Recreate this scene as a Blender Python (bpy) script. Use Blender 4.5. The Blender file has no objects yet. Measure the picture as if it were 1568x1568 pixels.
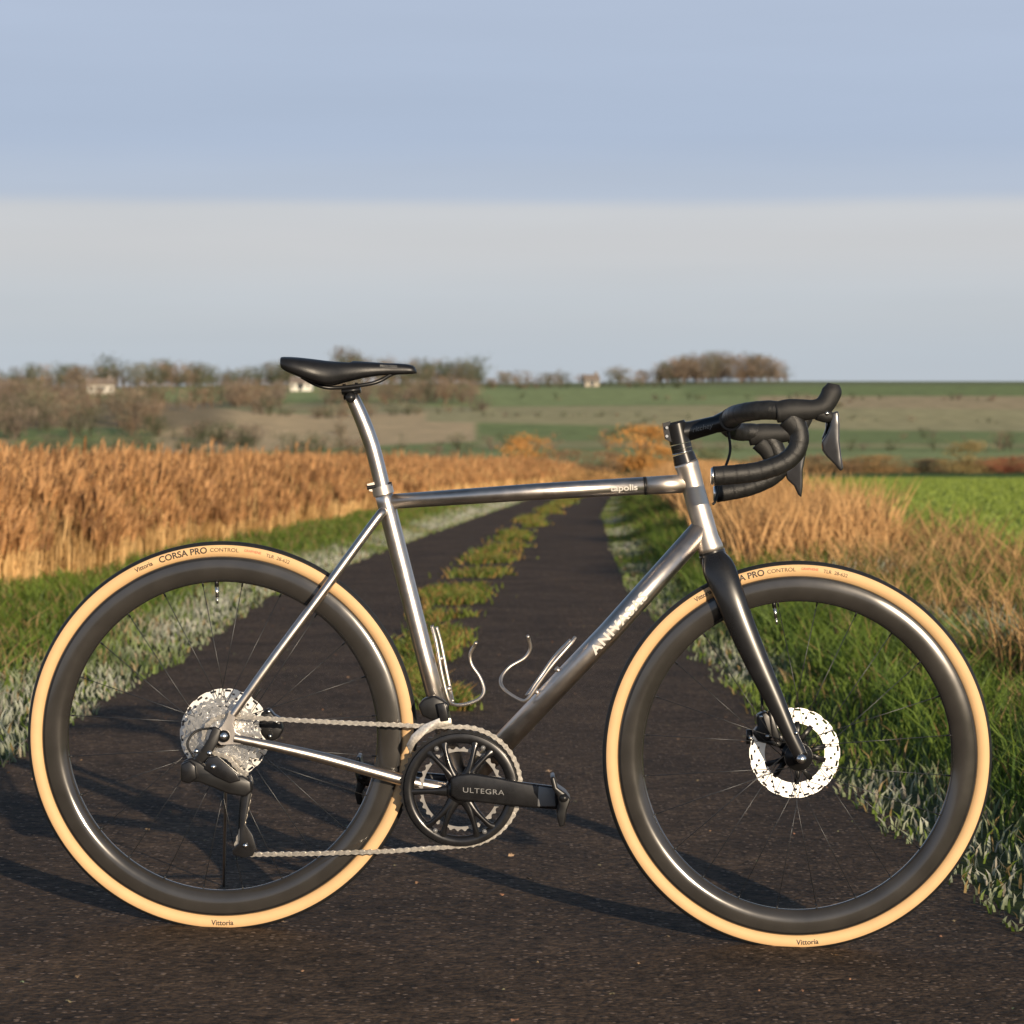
import bpy, bmesh, math, random
import numpy as np
from mathutils import Vector, Matrix
random.seed(7); rng=np.random.default_rng(7)
S=bpy.context.scene
COL=S.collection
def nz(x,y,s=1.0,seed=0):
    x=np.asarray(x,float)*s+seed*13.7; y=np.asarray(y,float)*s-seed*7.3
    v=(np.sin(x*1.0+1.3*np.sin(y*.9+.5))+np.sin(y*1.13+1.7*np.sin(x*.83+2.1))
      +.5*np.sin(2.3*x+1.9*y+np.sin(x*1.7))+.5*np.sin(-1.9*x+2.7*y+1.1+np.sin(y*2.1))
      +.25*np.sin(4.7*x-3.9*y+2)+.25*np.sin(5.3*y+4.1*x))
    return v/3.5
def ss(a,b,x):
    t=np.clip((np.asarray(x,float)-a)/(b-a),0,1); return t*t*(3-2*t)
# ---------------------------------------------------------------- materials
def new_mat(name):
    m=bpy.data.materials.new(name); m.use_nodes=True
    nt=m.node_tree; return m,nt,nt.nodes['Principled BSDF']
def mat(name,col,rough=.5,metal=0.,var=.12,scale=40.,bump=0.,bscale=None,coat=0.,spec=None):
    m,nt,p=new_mat(name); N=nt.nodes; L=nt.links
    tc=N.new('ShaderNodeTexCoord')
    n=N.new('ShaderNodeTexNoise'); n.inputs['Scale'].default_value=scale; n.inputs['Detail'].default_value=5
    L.new(tc.outputs['Object'],n.inputs['Vector'])
    r=N.new('ShaderNodeValToRGB'); c=np.array(col)
    r.color_ramp.elements[0].position=.3; r.color_ramp.elements[1].position=.7
    r.color_ramp.elements[0].color=(*np.clip(c*(1-var),0,1),1); r.color_ramp.elements[1].color=(*np.clip(c*(1+var),0,1),1)
    L.new(n.outputs['Fac'],r.inputs['Fac']); L.new(r.outputs['Color'],p.inputs['Base Color'])
    p.inputs['Roughness'].default_value=rough; p.inputs['Metallic'].default_value=metal
    mr=N.new('ShaderNodeMapRange'); mr.inputs['To Min'].default_value=max(0,rough-.06); mr.inputs['To Max'].default_value=min(1,rough+.08)
    L.new(n.outputs['Fac'],mr.inputs['Value']); L.new(mr.outputs['Result'],p.inputs['Roughness'])
    if coat: p.inputs['Coat Weight'].default_value=coat; p.inputs['Coat Roughness'].default_value=.10
    if spec is not None: p.inputs['Specular IOR Level'].default_value=spec
    if bump:
        n2=N.new('ShaderNodeTexNoise'); n2.inputs['Scale'].default_value=bscale or scale*4; n2.inputs['Detail'].default_value=4
        L.new(tc.outputs['Object'],n2.inputs['Vector'])
        b=N.new('ShaderNodeBump'); b.inputs['Strength'].default_value=bump; b.inputs['Distance'].default_value=.001
        L.new(n2.outputs['Fac'],b.inputs['Height']); L.new(b.outputs['Normal'],p.inputs['Normal'])
    return m
def mat_attr(name,rough=.7,trans=0.,noise=0.,scale=3.,spec=.3):
    m,nt,p=new_mat(name); N=nt.nodes; L=nt.links
    a=N.new('ShaderNodeAttribute'); a.attribute_name='Col'
    src=a.outputs['Color']
    if noise:
        tc=N.new('ShaderNodeTexCoord'); n=N.new('ShaderNodeTexNoise'); n.inputs['Scale'].default_value=scale; n.inputs['Detail'].default_value=6
        L.new(tc.outputs['Object'],n.inputs['Vector'])
        mr=N.new('ShaderNodeMapRange'); mr.inputs['From Min'].default_value=.3; mr.inputs['From Max'].default_value=.7
        mr.inputs['To Min'].default_value=1-noise; mr.inputs['To Max'].default_value=1+noise
        L.new(n.outputs['Fac'],mr.inputs['Value'])
        mx=N.new('ShaderNodeVectorMath'); mx.operation='SCALE'
        L.new(src,mx.inputs[0]); L.new(mr.outputs['Result'],mx.inputs['Scale']); src=mx.outputs[0]
    L.new(src,p.inputs['Base Color']); p.inputs['Roughness'].default_value=rough
    p.inputs['Specular IOR Level'].default_value=spec
    if trans:
        t=N.new('ShaderNodeBsdfTranslucent'); L.new(src,t.inputs['Color'])
        ms=N.new('ShaderNodeMixShader'); ms.inputs[0].default_value=trans
        L.new(p.outputs[0],ms.inputs[1]); L.new(t.outputs[0],ms.inputs[2])
        L.new(ms.outputs[0],N['Material Output'].inputs['Surface'])
    return m
M_ti=mat('titanium',(.60,.55,.505),.33,1.,.05,60,bump=.08,bscale=500)
M_ti2=mat('titanium_brushed',(.70,.63,.56),.44,1.,.05,60,bump=.1,bscale=700)
M_carb=mat('carbon_satin',(.012,.012,.013),.28,0,.2,30,coat=.3)
M_rim=mat('rim_carbon',(.050,.046,.042),.17,.3,.15,20,coat=.8)
M_blk=mat('black_anodised',(.018,.018,.019),.33,.3,.2,50)
M_blkm=mat('black_rubber',(.015,.015,.015),.58,0,.25,90,bump=.5,bscale=900)
M_tape=mat('bar_tape',(.016,.016,.016),.42,0,.3,120,bump=.7,bscale=600)
M_sad=mat('saddle_leather',(.012,.012,.013),.42,0,.2,60,bump=.2,bscale=500)
M_tan=mat('tan_sidewall',(.74,.475,.235),.65,0,.05,30,bump=.25,bscale=900)
M_sil=mat('polished_steel',(.8,.79,.77),.25,1.,.05,80)
M_rot=mat('rotor_steel',(.92,.9,.86),.42,1.,.04,80)
M_chain=mat('chain_steel',(.62,.58,.52),.3,1.,.15,300)
M_ring=mat('chainring_black',(.022,.022,.024),.27,.5,.15,60,coat=.2)
M_inner=mat('inner_ring_steel',(.30,.29,.28),.4,1.,.1,60)
M_spoke=mat('spoke_dark',(.07,.07,.072),.32,.8,.1,60)
M_txtw=mat('decal_silver',(.70,.67,.62),.55,0,.03,60)
M_txtk=mat('decal_black',(.03,.025,.02),.5,0,.05,60)
M_txtr=mat('decal_red',(.5,.04,.03),.5,0,.05,60)
M_txtg=mat('decal_grey',(.22,.22,.22),.4,.3,.05,60)
M_lev=mat('lever_gloss',(.05,.05,.055),.22,.4,.1,60,coat=.6)
# ---------------------------------------------------------------- mesh helpers
def link(name,me,parent=None,mats=(),smooth=True):
    ob=bpy.data.objects.new(name,me); COL.objects.link(ob)
    for m in mats: me.materials.append(m)
    if smooth and len(me.polygons): me.polygons.foreach_set('use_smooth',[True]*len(me.polygons))
    if parent: ob.parent=parent
    return ob
def npmesh(name,V,F,C=None,MI=None):
    V=np.ascontiguousarray(V,dtype=np.float32); F=np.ascontiguousarray(F,dtype=np.int32)
    k=F.shape[1]; me=bpy.data.meshes.new(name)
    me.vertices.add(len(V)); me.vertices.foreach_set('co',V.ravel())
    me.loops.add(F.size); me.loops.foreach_set('vertex_index',F.ravel())
    me.polygons.add(len(F)); me.polygons.foreach_set('loop_start',np.arange(0,F.size,k,dtype=np.int32))
    try: me.polygons.foreach_set('loop_total',np.full(len(F),k,dtype=np.int32))
    except Exception: pass
    if C is not None:
        a=me.color_attributes.new('Col','FLOAT_COLOR','POINT')
        a.data.foreach_set('color',np.hstack([C,np.ones((len(C),1))]).astype(np.float32).ravel())
    me.update(calc_edges=True); me.validate()
    return me
class Geo:
    def __init__(s): s.v=[];s.f=[];s.m=[];s.n=0
    def add(s,V,F,mi=0):
        V=[tuple(map(float,a)) for a in V]
        s.v+=V; s.f+=[tuple(int(i)+s.n for i in f) for f in F]; s.m+=[mi]*len(F) if np.isscalar(mi) else list(mi); s.n+=len(V)
    def obj(s,name,parent,mats,smooth=True,auto=None):
        me=bpy.data.meshes.new(name); me.from_pydata(s.v,[],s.f)
        bm=bmesh.new(); bm.from_mesh(me); bmesh.ops.recalc_face_normals(bm,faces=bm.faces); bm.to_mesh(me); bm.free()
        ob=link(name,me,parent,mats,smooth)
        me.polygons.foreach_set('material_index',s.m) if len(s.m)==len(me.polygons) else None
        if smooth and auto:
            me.set_sharp_from_angle(angle=math.radians(auto))
        return ob
def cat(P,n):
    P=np.array(P,float); Q=np.vstack([2*P[0]-P[1],P,2*P[-1]-P[-2]]); out=[]
    for i in range(1,len(Q)-2):
        a,b,c,d=Q[i-1:i+3]
        for t in np.linspace(0,1,n,endpoint=False):
            out.append(.5*((2*b)+(-a+c)*t+(2*a-5*b+4*c-d)*t*t+(-a+3*b-3*c+d)*t**3))
    out.append(P[-1]); return np.array(out)
def sweep(P,R,seg=16,sm=0,R2=None,cap=True):
    P=np.array(P,float); n0=len(P)
    R=np.full(n0,R,float) if np.isscalar(R) else np.array(R,float)
    R2=R if R2 is None else (np.full(n0,R2,float) if np.isscalar(R2) else np.array(R2,float))
    if sm:
        A=cat(np.column_stack([P,R,R2]),sm); P=A[:,:3];R=A[:,3];R2=A[:,4]
    T=np.gradient(P,axis=0); T/=np.linalg.norm(T,axis=1)[:,None]+1e-12
    y=np.array([0,1.,0]); 
    if abs(T[0]@y)>.9: y=np.array([0,0,1.])
    n=y-T[0]*(y@T[0]); n/=np.linalg.norm(n); V=[];
    for i in range(len(P)):
        n=n-T[i]*(n@T[i]); n/=np.linalg.norm(n); b=np.cross(T[i],n)
        for k in range(seg):
            a=2*math.pi*k/seg; V.append(P[i]+n*math.cos(a)*R2[i]+b*math.sin(a)*R[i])
    F=[(i*seg+k,i*seg+(k+1)%seg,(i+1)*seg+(k+1)%seg,(i+1)*seg+k) for i in range(len(P)-1) for k in range(seg)]
    if cap: F+= [tuple(range(seg))[::-1],tuple((len(P)-1)*seg+k for k in range(seg))]
    return V,F
def revolve(prof,c,seg=160,closed=False):
    c=np.array(c); V=[];n=len(prof)
    for i in range(seg):
        a=2*math.pi*i/seg
        for r,y in prof: V.append((c[0]+r*math.sin(a),c[1]+y,c[2]+r*math.cos(a)))
    m=n if closed else n-1
    F=[(i*n+j,i*n+(j+1)%n,((i+1)%seg)*n+(j+1)%n,((i+1)%seg)*n+j) for i in range(seg) for j in range(m)]
    return V,F,[j for i in range(seg) for j in range(m)]
def extr(outl,y0,y1):
    n=len(outl); V=[(x,y0,z) for x,z in outl]+[(x,y1,z) for x,z in outl]
    F=[tuple(range(n)),tuple(range(n,2*n))[::-1]]+[(i,(i+1)%n,(i+1)%n+n,i+n) for i in range(n)]
    return V,F
def bevel(ob,w,seg=3):
    m=ob.modifiers.new('b','BEVEL'); m.width=w; m.segments=seg; m.limit_method='ANGLE'; m.angle_limit=math.radians(25)
# ---------------------------------------------------------------- bicycle drawing units: 876 per metre, bike plane y=BY
BY=5.0; K=4380.0; CAMZ=.845
def b(u,v,off=0.):
    y=BY+off; return ((u-784)*y/K, y, CAMZ-(v-700)*y/K)
def bl(l): return [b(*p) if len(p)==3 else b(p[0],p[1],0) for p in l]
def b2(l,off):
    return [(b(u,v,off)[0],b(u,v,off)[2]) for u,v in l]
bike=bpy.data.objects.new('bicycle',None); COL.objects.link(bike)
RW=np.array(b(340.5,1127.5)); FW=np.array(b(1221.5,1157.5)); BB=np.array(b(706,1205))
R=.341
def text_mesh(body,size,fn,cuts=2,bold=0.,space=1.):
    cu=bpy.data.curves.new('t','FONT'); cu.body=body; cu.size=size; cu.align_x='CENTER'; cu.align_y='CENTER'; cu.offset=bold; cu.space_character=space
    o=bpy.data.objects.new('t',cu); COL.objects.link(o); bpy.context.view_layer.update()
    me=bpy.data.meshes.new_from_object(o.evaluated_get(bpy.context.evaluated_depsgraph_get()))
    bpy.data.objects.remove(o)
    bm=bmesh.new(); bm.from_mesh(me); bmesh.ops.triangulate(bm,faces=bm.faces)
    if cuts: bmesh.ops.subdivide_edges(bm,edges=bm.edges,cuts=cuts,use_grid_fill=True)
    for v in bm.verts: v.co=Vector(fn(v.co.x,v.co.y))
    bm.to_mesh(me); bm.free(); me.materials.clear(); return me
def tube_text(name,body,size,A,B,r,mt,bold=0.,ang0=0.,stretch=1.,parent=None,space=1.):
    A=np.array(A);B=np.array(B); mid=(A+B)/2; t=(B-A)/np.linalg.norm(B-A); up=np.cross(t,[0,1,0]); 
    if up[2]<0: up=-up
    def fn(u,v):
        a=v/r+ang0; return tuple(mid+t*u*stretch+up*math.sin(a)*(r+.0006)+np.array([0,-1,0])*math.cos(a)*(r+.0006))
    link(name,text_mesh(body,size,fn,5,bold,space),parent or bike,[mt],False)
def arc_text(name,body,size,c,r,ang,y,mt,flip=False,bold=0.,parent=None,stretch=1.):
    def fn2(u,v):
        rr=r+(v if not flip else -v); a=ang+(u if not flip else -u)*stretch/r
        d=(rr-.3265); yy=-math.sqrt(max(1e-6,.0146**2-d*d))-.0006
        return (c[0]+rr*math.sin(a),c[1]+yy,c[2]+rr*math.cos(a))
    link(name,text_mesh(body,size,fn2,2,bold),parent or bike,[mt],False)
def wheel(name,c,front):
    w=bpy.data.objects.new(name,None); COL.objects.link(w); w.parent=bike
    prof=[]; mi=[]
    angs=np.radians(np.linspace(-52,232,34))
    for a in angs: prof.append((.3265+.0146*math.sin(a),.0146*math.cos(a)))
    V,F,J=revolve(prof,c,220); 
    mi=[0 if math.sin((angs[j]+angs[j+1])/2)>.52 else 1 for j in J]
    g=Geo(); g.add(V,F,mi); g.obj('tyre',w,[M_blkm,M_tan])
    half=[(.3145,.0100),(.3135,.0124),(.3105,.0134),(.305,.0146),(.299,.0153),(.293,.0155),(.287,.0149),(.281,.0131),(.276,.0102),(.272,.0066),(.2700,.003)]
    prof=half+[(r,-y) for r,y in half[::-1]]
    V,F,J=revolve(prof,c,220,True); g=Geo(); g.add(V,F,0); g.obj('rim',w,[M_rim])
    g=Geo()
    for s in (-1,1):
        V,F,J=revolve([(.3125,s*.0133),(.3110,s*.0139),(.3095,s*.0143)],c,220); g.add(V,F)
    g.obj('rim_edge',w,[M_blk])
    g=Geo()
    N=24
    for i in range(N):
        side=-1 if i%2 else 1
        k=i//2; tang=1 if k%2 else -1
        ar=2*math.pi*(i+.5)/N
        ah=ar+tang*math.radians(58)
        fy=.026*side if front else (.020 if side<0 else .030)*side
        rh=.021
        p0=c+np.array([rh*math.sin(ah),fy,rh*math.cos(ah)]); p1=c+np.array([.277*math.sin(ar),side*.002,.277*math.cos(ar)])
        g.add(*sweep([p0,p1],.0007,6,R2=.0010)); 
        d=(p1-p0)/np.linalg.norm(p1-p0); g.add(*sweep([p1-d*.014,p1],.0016,8),1)
    g.obj('spokes',w,[M_spoke,M_blk])
    g=Geo()
    yb=.05 if front else .066
    V,F,J=revolve([(0,-yb),(.009,-yb),(.010,-yb+.012),(.012,-.032),(.024,-.0285),(.025,-.024),(.014,-.02),(.012,0),(.014,.02),(.025,.024),(.024,.0285),(.013,.034),(.010,yb-.01),(.009,yb),(0,yb)],c,40)
    g.add(V,F); g.obj('hub',w,[M_blk])
    av=math.atan2(332-340.5,222) if not front else math.atan2(1187-1221.5,222)
    g=Geo(); f=lambda r:c+np.array([r*math.sin(av),0,r*math.cos(av)])
    g.add(*sweep([f(.275),f(.262)],.0038,10),1); g.add(*sweep([f(.262),f(.243)],.0030,10)); g.add(*sweep([f(.243),f(.232)],.0018,8))
    g.obj('valve',w,[M_sil,M_blk])
    V=[];F=[]; nA=180
    rad=[.0800,.0783,.0745,.0725,.0690,.0668,.0625,.0600,.0560,.0530]
    for i in range(nA):
        a=2*math.pi*i/nA
        for j,r in enumerate(rad):
            rr=r
            if j==0: rr=r-.0012*(math.cos(a*18)>.6)
            V.append((c[0]+rr*math.sin(a),c[1]+(.045 if front else .042),c[2]+rr*math.cos(a)))
    n=len(rad)
    for i in range(nA):
        for j in range(n-1):
            k=i%10
            if j==1 and k in (0,1,2,3): continue
            if j==3 and k in (5,6): continue
            if j==5 and k in (8,9): continue
            F.append((i*n+j,i*n+j+1,((i+1)%nA)*n+j+1,((i+1)%nA)*n+j))
    g=Geo(); g.add(V,F)
    o=g.obj('brake_rotor',w,[M_rot],False); m=o.modifiers.new('s','SOLIDIFY'); m.thickness=.0018; m.offset=0
    g=Geo(); yy=.0445 if front else .0415
    for i in range(5):
        a0=2*math.pi*i/5+.3
        for da in(-.22,.26):
            p0=c+np.array([.018*math.sin(a0),yy,.018*math.cos(a0)]); p1=c+np.array([.056*math.sin(a0+da),yy,.056*math.cos(a0+da)])
            g.add(*sweep([p0,(p0+p1)/2,p1],[.006,.0045,.005],8,R2=[.0015,.0012,.0012]))
    V,F,J=revolve([(.006,yy-.006),(.021,yy-.006),(.022,yy),(.021,yy+.004),(.006,yy+.004)],c,32); g.add(V,F)
    g.obj('rotor_spider',w,[M_blk])
    return w
rw=wheel('rear_wheel',RW,False); fw=wheel('front_wheel',FW,True)
def tyre_labels(w,c,aoff):
    arc_text('tyre_logo','Vittoria',.0112,c,.3262,math.radians(-24.6+aoff),0,M_txtk,parent=w,bold=.0002,stretch=.95)
    arc_text('tyre_label','CORSA PRO',.0150,c,.3262,math.radians(-12.0+aoff),0,M_txtk,parent=w,bold=.0003,stretch=1.05)
    arc_text('tyre_sub_label','CONTROL',.0095,c,.3262,math.radians(.8+aoff),0,M_txtk,parent=w,stretch=1.1)
    arc_text('tyre_red_label','GRAPHENE',.0060,c,.3275,math.radians(9.5+aoff),0,M_txtr,parent=w)
    arc_text('tyre_size_label','TLR  28-622',.0085,c,.3262,math.radians(17.5+aoff),0,M_txtk,parent=w)
    arc_text('tyre_logo_low','Vittoria',.0125,c,.3262,math.radians(180+ (0 if aoff>-3 else -3)),0,M_txtk,flip=True,parent=w,bold=.0002)
tyre_labels(rw,RW,0); tyre_labels(fw,FW,-6)
# ---------------------------------------------------------------- frame
g=Geo()
g.add(*sweep(bl([(585.5,748),(591,770),(650,1003),(704,1205)]),[.0158,.0158,.0158,.0175],28))
g.add(*sweep(bl([(592,768.5),(820,753),(1054,740)]),[.0130,.0145,.0158],28))
g.add(*sweep(bl([(1078,806),(935,966),(706,1207)]),[.0195,.0195,.0200],32))
g.obj('frame_tubes',bike,[M_ti])
g=Geo()
g.add(*sweep(bl([(1050,708),(1051.5,712),(1053,716),(1060,742),(1083,823),(1088,838),(1090,846)]),[.0205,.0215,.0205,.0198,.0200,.0222,.0222],32))
g.add(*sweep(bl([(706,1205,-.035),(706,1205,.035)]),.0215,28))
g.add(*sweep(bl([(990,743.6),(1020,742),(1052,740.2)]),[.01565,.0159,.0160],28))
g.obj('head_tube',bike,[M_ti2])
g=Geo()
for s in(-1,1):
    g.add(*sweep(bl([(588,782,.010*s),(575,797,.026*s),(500,899,.045*s),(420,1006,.060*s),(356,1095,.066*s)]),[.0080,.0080,.0080,.0078,.0070],18,sm=6))
    g.add(*sweep(bl([(695,1211,.024*s),(620,1196,.034*s),(500,1163,.052*s),(420,1144,.062*s),(358,1131,.066*s)]),[.011,.0105,.0098,.0085,.0078],18,sm=6))
    yo=.066*s
    V,F=extr(b2([(351,1088),(362,1093),(356,1108),(360,1122),(372,1129),(368,1140),(352,1140),(338,1141),(329,1133),(330,1120),(340,1112),(347,1100)],yo),BY+yo-.004,BY+yo+.004); g.add(V,F)
g.obj('stays',bike,[M_ti],auto=45)
g=Geo()
g.add(*sweep(bl([(584.6,744.5),(588,757.5)]),.0185,28)); 
g.add(*sweep(bl([(562,747,-.004),(600,741,-.004)]),.0040,12),1)
V,F=extr(b2([(562,741),(574,738),(580,740),(580,754),(566,752)],0),BY-.006,BY+.006); g.add(V,F,0)
g.obj('seat_clamp',bike,[M_ti2,M_blk],auto=40)
tube_text('down_tube_lettering','ANIVASAS',.0215,b(890,1015.3),b(1003,889.9),.0200,M_txtw,bold=.0008,ang0=-.10,stretch=1.22,space=1.18)
tube_text('top_tube_lettering','tapolis',.0145,b(925,747.2),b(985,743.8),.0158,M_txtw,bold=.0003,stretch=1.25,ang0=-.12)
g=Geo(); g.add(*sweep(bl([(986,744.0),(990,743.7)]),.0160,28)); g.obj('top_tube_band',bike,[M_blk])
g=Geo(); g.add(*sweep(bl([(587,752),(580,722),(570,684),(557,648),(544,618),(538,607)]),[.0136,.0136,.0136,.0134,.0125,.0115],26,sm=8)); g.obj('seatpost',bike,[M_ti])
g=Geo()
g.add(*sweep(bl([(537,609,-.022),(537,609,.022)]),.009,18)); g.add(*sweep(bl([(524,600,-.0),(552,597,.0)]),[.006,.006],12,R2=.026))
g.add(*sweep(bl([(527,588,-.004),(529,612,-.004)]),.0030,10)); g.add(*sweep(bl([(546,586,-.004),(545,610,-.004)]),.0030,10))
for s in(-1,1):
    g.add(*sweep(bl([(462,577,.030*s),(487,590,.028*s),(512,594,.022*s),(560,589,.022*s),(582,583,.018*s),(598,574,.010*s),(610,570,.006*s)]),.0034,12,sm=6),0)
g.obj('saddle_rails',bike,[M_blk])
stn=[(433,547,560,.055),(436,545,568,.066),(455,545,577,.073),(480,547,587,.072),(505,550,592,.062),(530,552,586,.046),(560,554,579,.032),(590,556,575,.025),(615,557,574,.022),(632,560,573,.019),(638,567,572,.011)]
A=cat(np.array(stn,float),5); V=[];n=24
for u,t,bo,hw in A:
    X,_,zt=b(u,t); zb=b(u,bo)[2]; 
    for k in range(n):
        a=2*math.pi*k/n; cx_,sz=math.cos(a),math.sin(a)
        yy=hw*np.sign(cx_)*abs(cx_)**.8
        if sz>=0: z=zt-(zt-zb)*.62+(zt-zb)*.62*abs(sz)**.75 -.006*(1-abs(cx_))**2*(hw>.04)
        else: z=zt-(zt-zb)*.62-(zt-zb)*.38*abs(sz)**.45*(.9+.1*abs(cx_))
        V.append((X,BY+yy,z))
m_=len(A)
F=[(i*n+k,i*n+(k+1)%n,(i+1)*n+(k+1)%n,(i+1)*n+k) for i in range(m_-1) for k in range(n)]+[tuple(range(n)),tuple((m_-1)*n+k for k in range(n))]
g=Geo(); g.add(V,F); g.obj('saddle',bike,[M_sad])
def ft(u,v): 
    p=b(596,562); return (p[0]+u,BY-.0255,p[2]+v+u*-.05)
link('saddle_label',text_mesh('PROLOGO',.0062,ft,0,.0),bike,[M_txtg],False)
# ---------------------------------------------------------------- fork
g=Geo()
for s in(-1,1):
    g.add(*sweep(bl([(1091,851,.006*s),(1101,872,.026*s),(1116,908,.040*s),(1134,955,.046*s),(1160,1015,.049*s),(1188,1075,.052*s),(1212,1128,.054*s),(1228,1160,.054*s)]),
      [.020,.0285,.0262,.0242,.0212,.0170,.0132,.0120],22,sm=6,R2=[.016,.015,.013,.012,.0115,.010,.009,.008]))
g.add(*sweep(bl([(1089,846),(1093,856),(1102,874)]),[.0225,.024,.026],26,sm=4,R2=[.0225,.026,.024]))
g.obj('fork',bike,[M_carb])
g=Geo()
g.add(*sweep(bl([(1228,1163,-.066),(1228,1163,.066)]),.0052,16)); g.add(*sweep(bl([(1228,1163,-.0665),(1228,1163,-.060)]),.0085,20)); g.add(*sweep(bl([(1220,1123,-.0655),(1220,1123,-.05)]),.0032,12))
g.obj('front_axle',bike,[M_sil])
g=Geo()
g.add(*sweep(bl([(1090,844),(1091.5,850)]),.0232,28))
g.add(*sweep(bl([(1046,695),(1050,709)]),[.0190,.0208],28),0)
g.add(*sweep(bl([(1044,687),(1045.5,694)]),.0182,28),0)
g.add(*sweep(bl([(1042.2,680),(1043.8,686.5)]),.0182,28),0)
g.add(*sweep(bl([(1035.5,649),(1042,679)]),[.0188,.0188],28),0)
g.add(*sweep(bl([(1034.6,645.5),(1035.4,649)]),[.0150,.0170],28),0)
g.add(*sweep(bl([(1036,664),(1060,659),(1095,650),(1112,645)]),[.0185,.0165,.0150,.0190],24,R2=[.017,.015,.016,.022]),0)
g.add(*sweep(bl([(1119,642,-.024),(1119,642,.024)]),.0200,26),0)
V,F=extr(b2([(1014,648),(1026,645),(1028,677),(1018,672)],0),BY-.011,BY+.011); g.add(V,F,0)
for z in (655,668): g.add(*sweep(bl([(1021,z,-.017),(1021,z,.017)]),.0026,10),1)
g.obj('stem',bike,[M_carb,M_sil],auto=40)
g=Geo(); g.add(*sweep(bl([(1044.9,692.2),(1045.2,693.4)]),.0184,28)); g.obj('headset_ring',bike,[M_sil])
def ft2(u,v):
    p=b(1075,655); return (p[0]+u*.97+v*.1,BY-.0166,p[2]+v+u*.24)
link('stem_label',text_mesh('ritchey',.013,ft2,0,0),bike,[M_txtg],False)
hb=bpy.data.objects.new('handlebar',None); COL.objects.link(hb); hb.parent=bike
g=Geo()
g.add(*sweep(bl([(1119,642,-.05),(1119,642,.05)]),.0158,20))
nearP=bl([(1119,641,-.045),(1122,637,-.10),(1130,634,-.155),(1150,630,-.192),(1180,628,-.208),(1205,633,-.212),(1218,648,-.212),(1224,668,-.213),(1219,690,-.214),(1200,708,-.215),(1165,721,-.216),(1130,726,-.217),(1093,729,-.218)])
farP=bl([(1119,643,.045),(1116,648,.10),(1116,655,.155),(1130,661,.192),(1152,662,.208),(1172,666,.212),(1184,680,.212),(1192,698,.213),(1196,714,.214),(1182,730,.215),(1155,743,.216),(1130,750,.217),(1096,756,.218)])
def taped(P,g):
    A=cat(np.array(P),30); d=np.r_[0,np.cumsum(np.linalg.norm(np.diff(A,axis=0),axis=1))]
    n=int(d[-1]/.0020); s=np.linspace(0,d[-1],n); Q=np.column_stack([np.interp(s,d,A[:,i]) for i in range(3)])
    rr=.0160+.0005*((s/.021)%1.)
    g.add(*sweep(Q,rr,22))
taped(nearP,g); taped(farP,g)
o=g.obj('bars',hb,[M_tape])
g=Geo()
for (u,v,of) in ((1091,729,-.218),(1095,756,.218)):
    g.add(*sweep(bl([(u+1,v,of),(u-2.5,v,of)]),[.0155,.0135],20))
g.obj('bar_end_plugs',hb,[M_sil])
def hood(du,dv,of,name):
    g=Geo()
    P=[(1188,632),(1205,629),(1225,628),(1245,627),(1260,622),(1269,610),(1274,598),(1276,588)]
    g.add(*sweep(bl([(u+du,v+dv,of) for u,v in P]),[.0175,.0195,.0185,.0165,.0165,.0165,.0165,.0100],22,sm=6,R2=[.017,.019,.0185,.018,.0175,.016,.014,.008]))
    P=[(1205,640),(1216,652),(1222,664)]
    g.add(*sweep(bl([(u+du,v+dv,of) for u,v in P]),[.018,.0165,.014],18,sm=5))
    P=[(1252,632),(1266,637),(1274,640)]
    g.add(*sweep(bl([(u+du,v+dv,of) for u,v in P]),[.013,.012,.007],18,sm=5,R2=[.014,.012,.009]))
    g.obj(name,hb,[M_blkm])
hood(0,0,-.212,'brake_hood'); hood(-42,36,.212,'brake_hood_2')
def lever(pts,of,name):
    V,F=extr(b2(pts,of),BY+of-.007,BY+of+.007); g=Geo(); g.add(V,F); o=g.obj(name,hb,[M_lev],True); bevel(o,.004,3)
lever([(1271,633),(1283,629),(1285,650),(1285,675),(1288,700),(1291,718),(1287,722),(1278,711),(1266,699),(1259,690),(1258,676),(1266,664),(1271,652)],-.212,'brake_lever')
lever([(1227,668),(1237,672),(1234,695),(1229,720),(1229,745),(1227,762),(1222,757),(1216,744),(1205,734),(1202,722),(1212,710),(1222,694)],.212,'brake_lever_2')
lever([(1264,640),(1271,640),(1270,662),(1262,678),(1258,672),(1264,656)],-.200,'shift_paddle')
g=Geo()
for s,(u,v) in((-1,(1266,633)),(1,(1226,669))):
    g.add(*sweep(bl([(u,v,.212*s-.014),(u,v,.212*s+.014)]),.0035,12))
g.obj('lever_pivots',hb,[M_sil])
g=Geo()
g.add(*sweep(bl([(1112,650,.03),(1118,690,.03),(1105,730,.02),(1096,765,.008),(1092,772,0)]),.0024,8,sm=6))
g.add(*sweep(bl([(1148,935,.058),(1160,1000,.062),(1166,1050,.066),(1168,1090,.066)]),.0024,8,sm=6))
g.add(*sweep(bl([(398,1055,.062),(385,1075,.066),(380,1090,.066),(395,1098,.066)]),.0022,8,sm=6))
g.obj('brake_hoses',bike,[M_blkm])
def poly(name,pts,of,hw,m,bv=.003,par=None):
    V,F=extr(b2(pts,of),BY+of-hw,BY+of+hw); g=Geo(); g.add(V,F); o=g.obj(name,par or bike,[m],True); bevel(o,bv,3); return o
poly('front_caliper',[(1158,1095),(1172,1088),(1180,1096),(1186,1110),(1184,1128),(1172,1138),(1160,1135),(1152,1122),(1160,1112)],.055,.016,M_blk,.004)
poly('front_caliper_bolt',[(1176,1088),(1184,1092),(1196,1130),(1190,1136),(1182,1128)],.045,.008,M_blk,.003)
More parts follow.
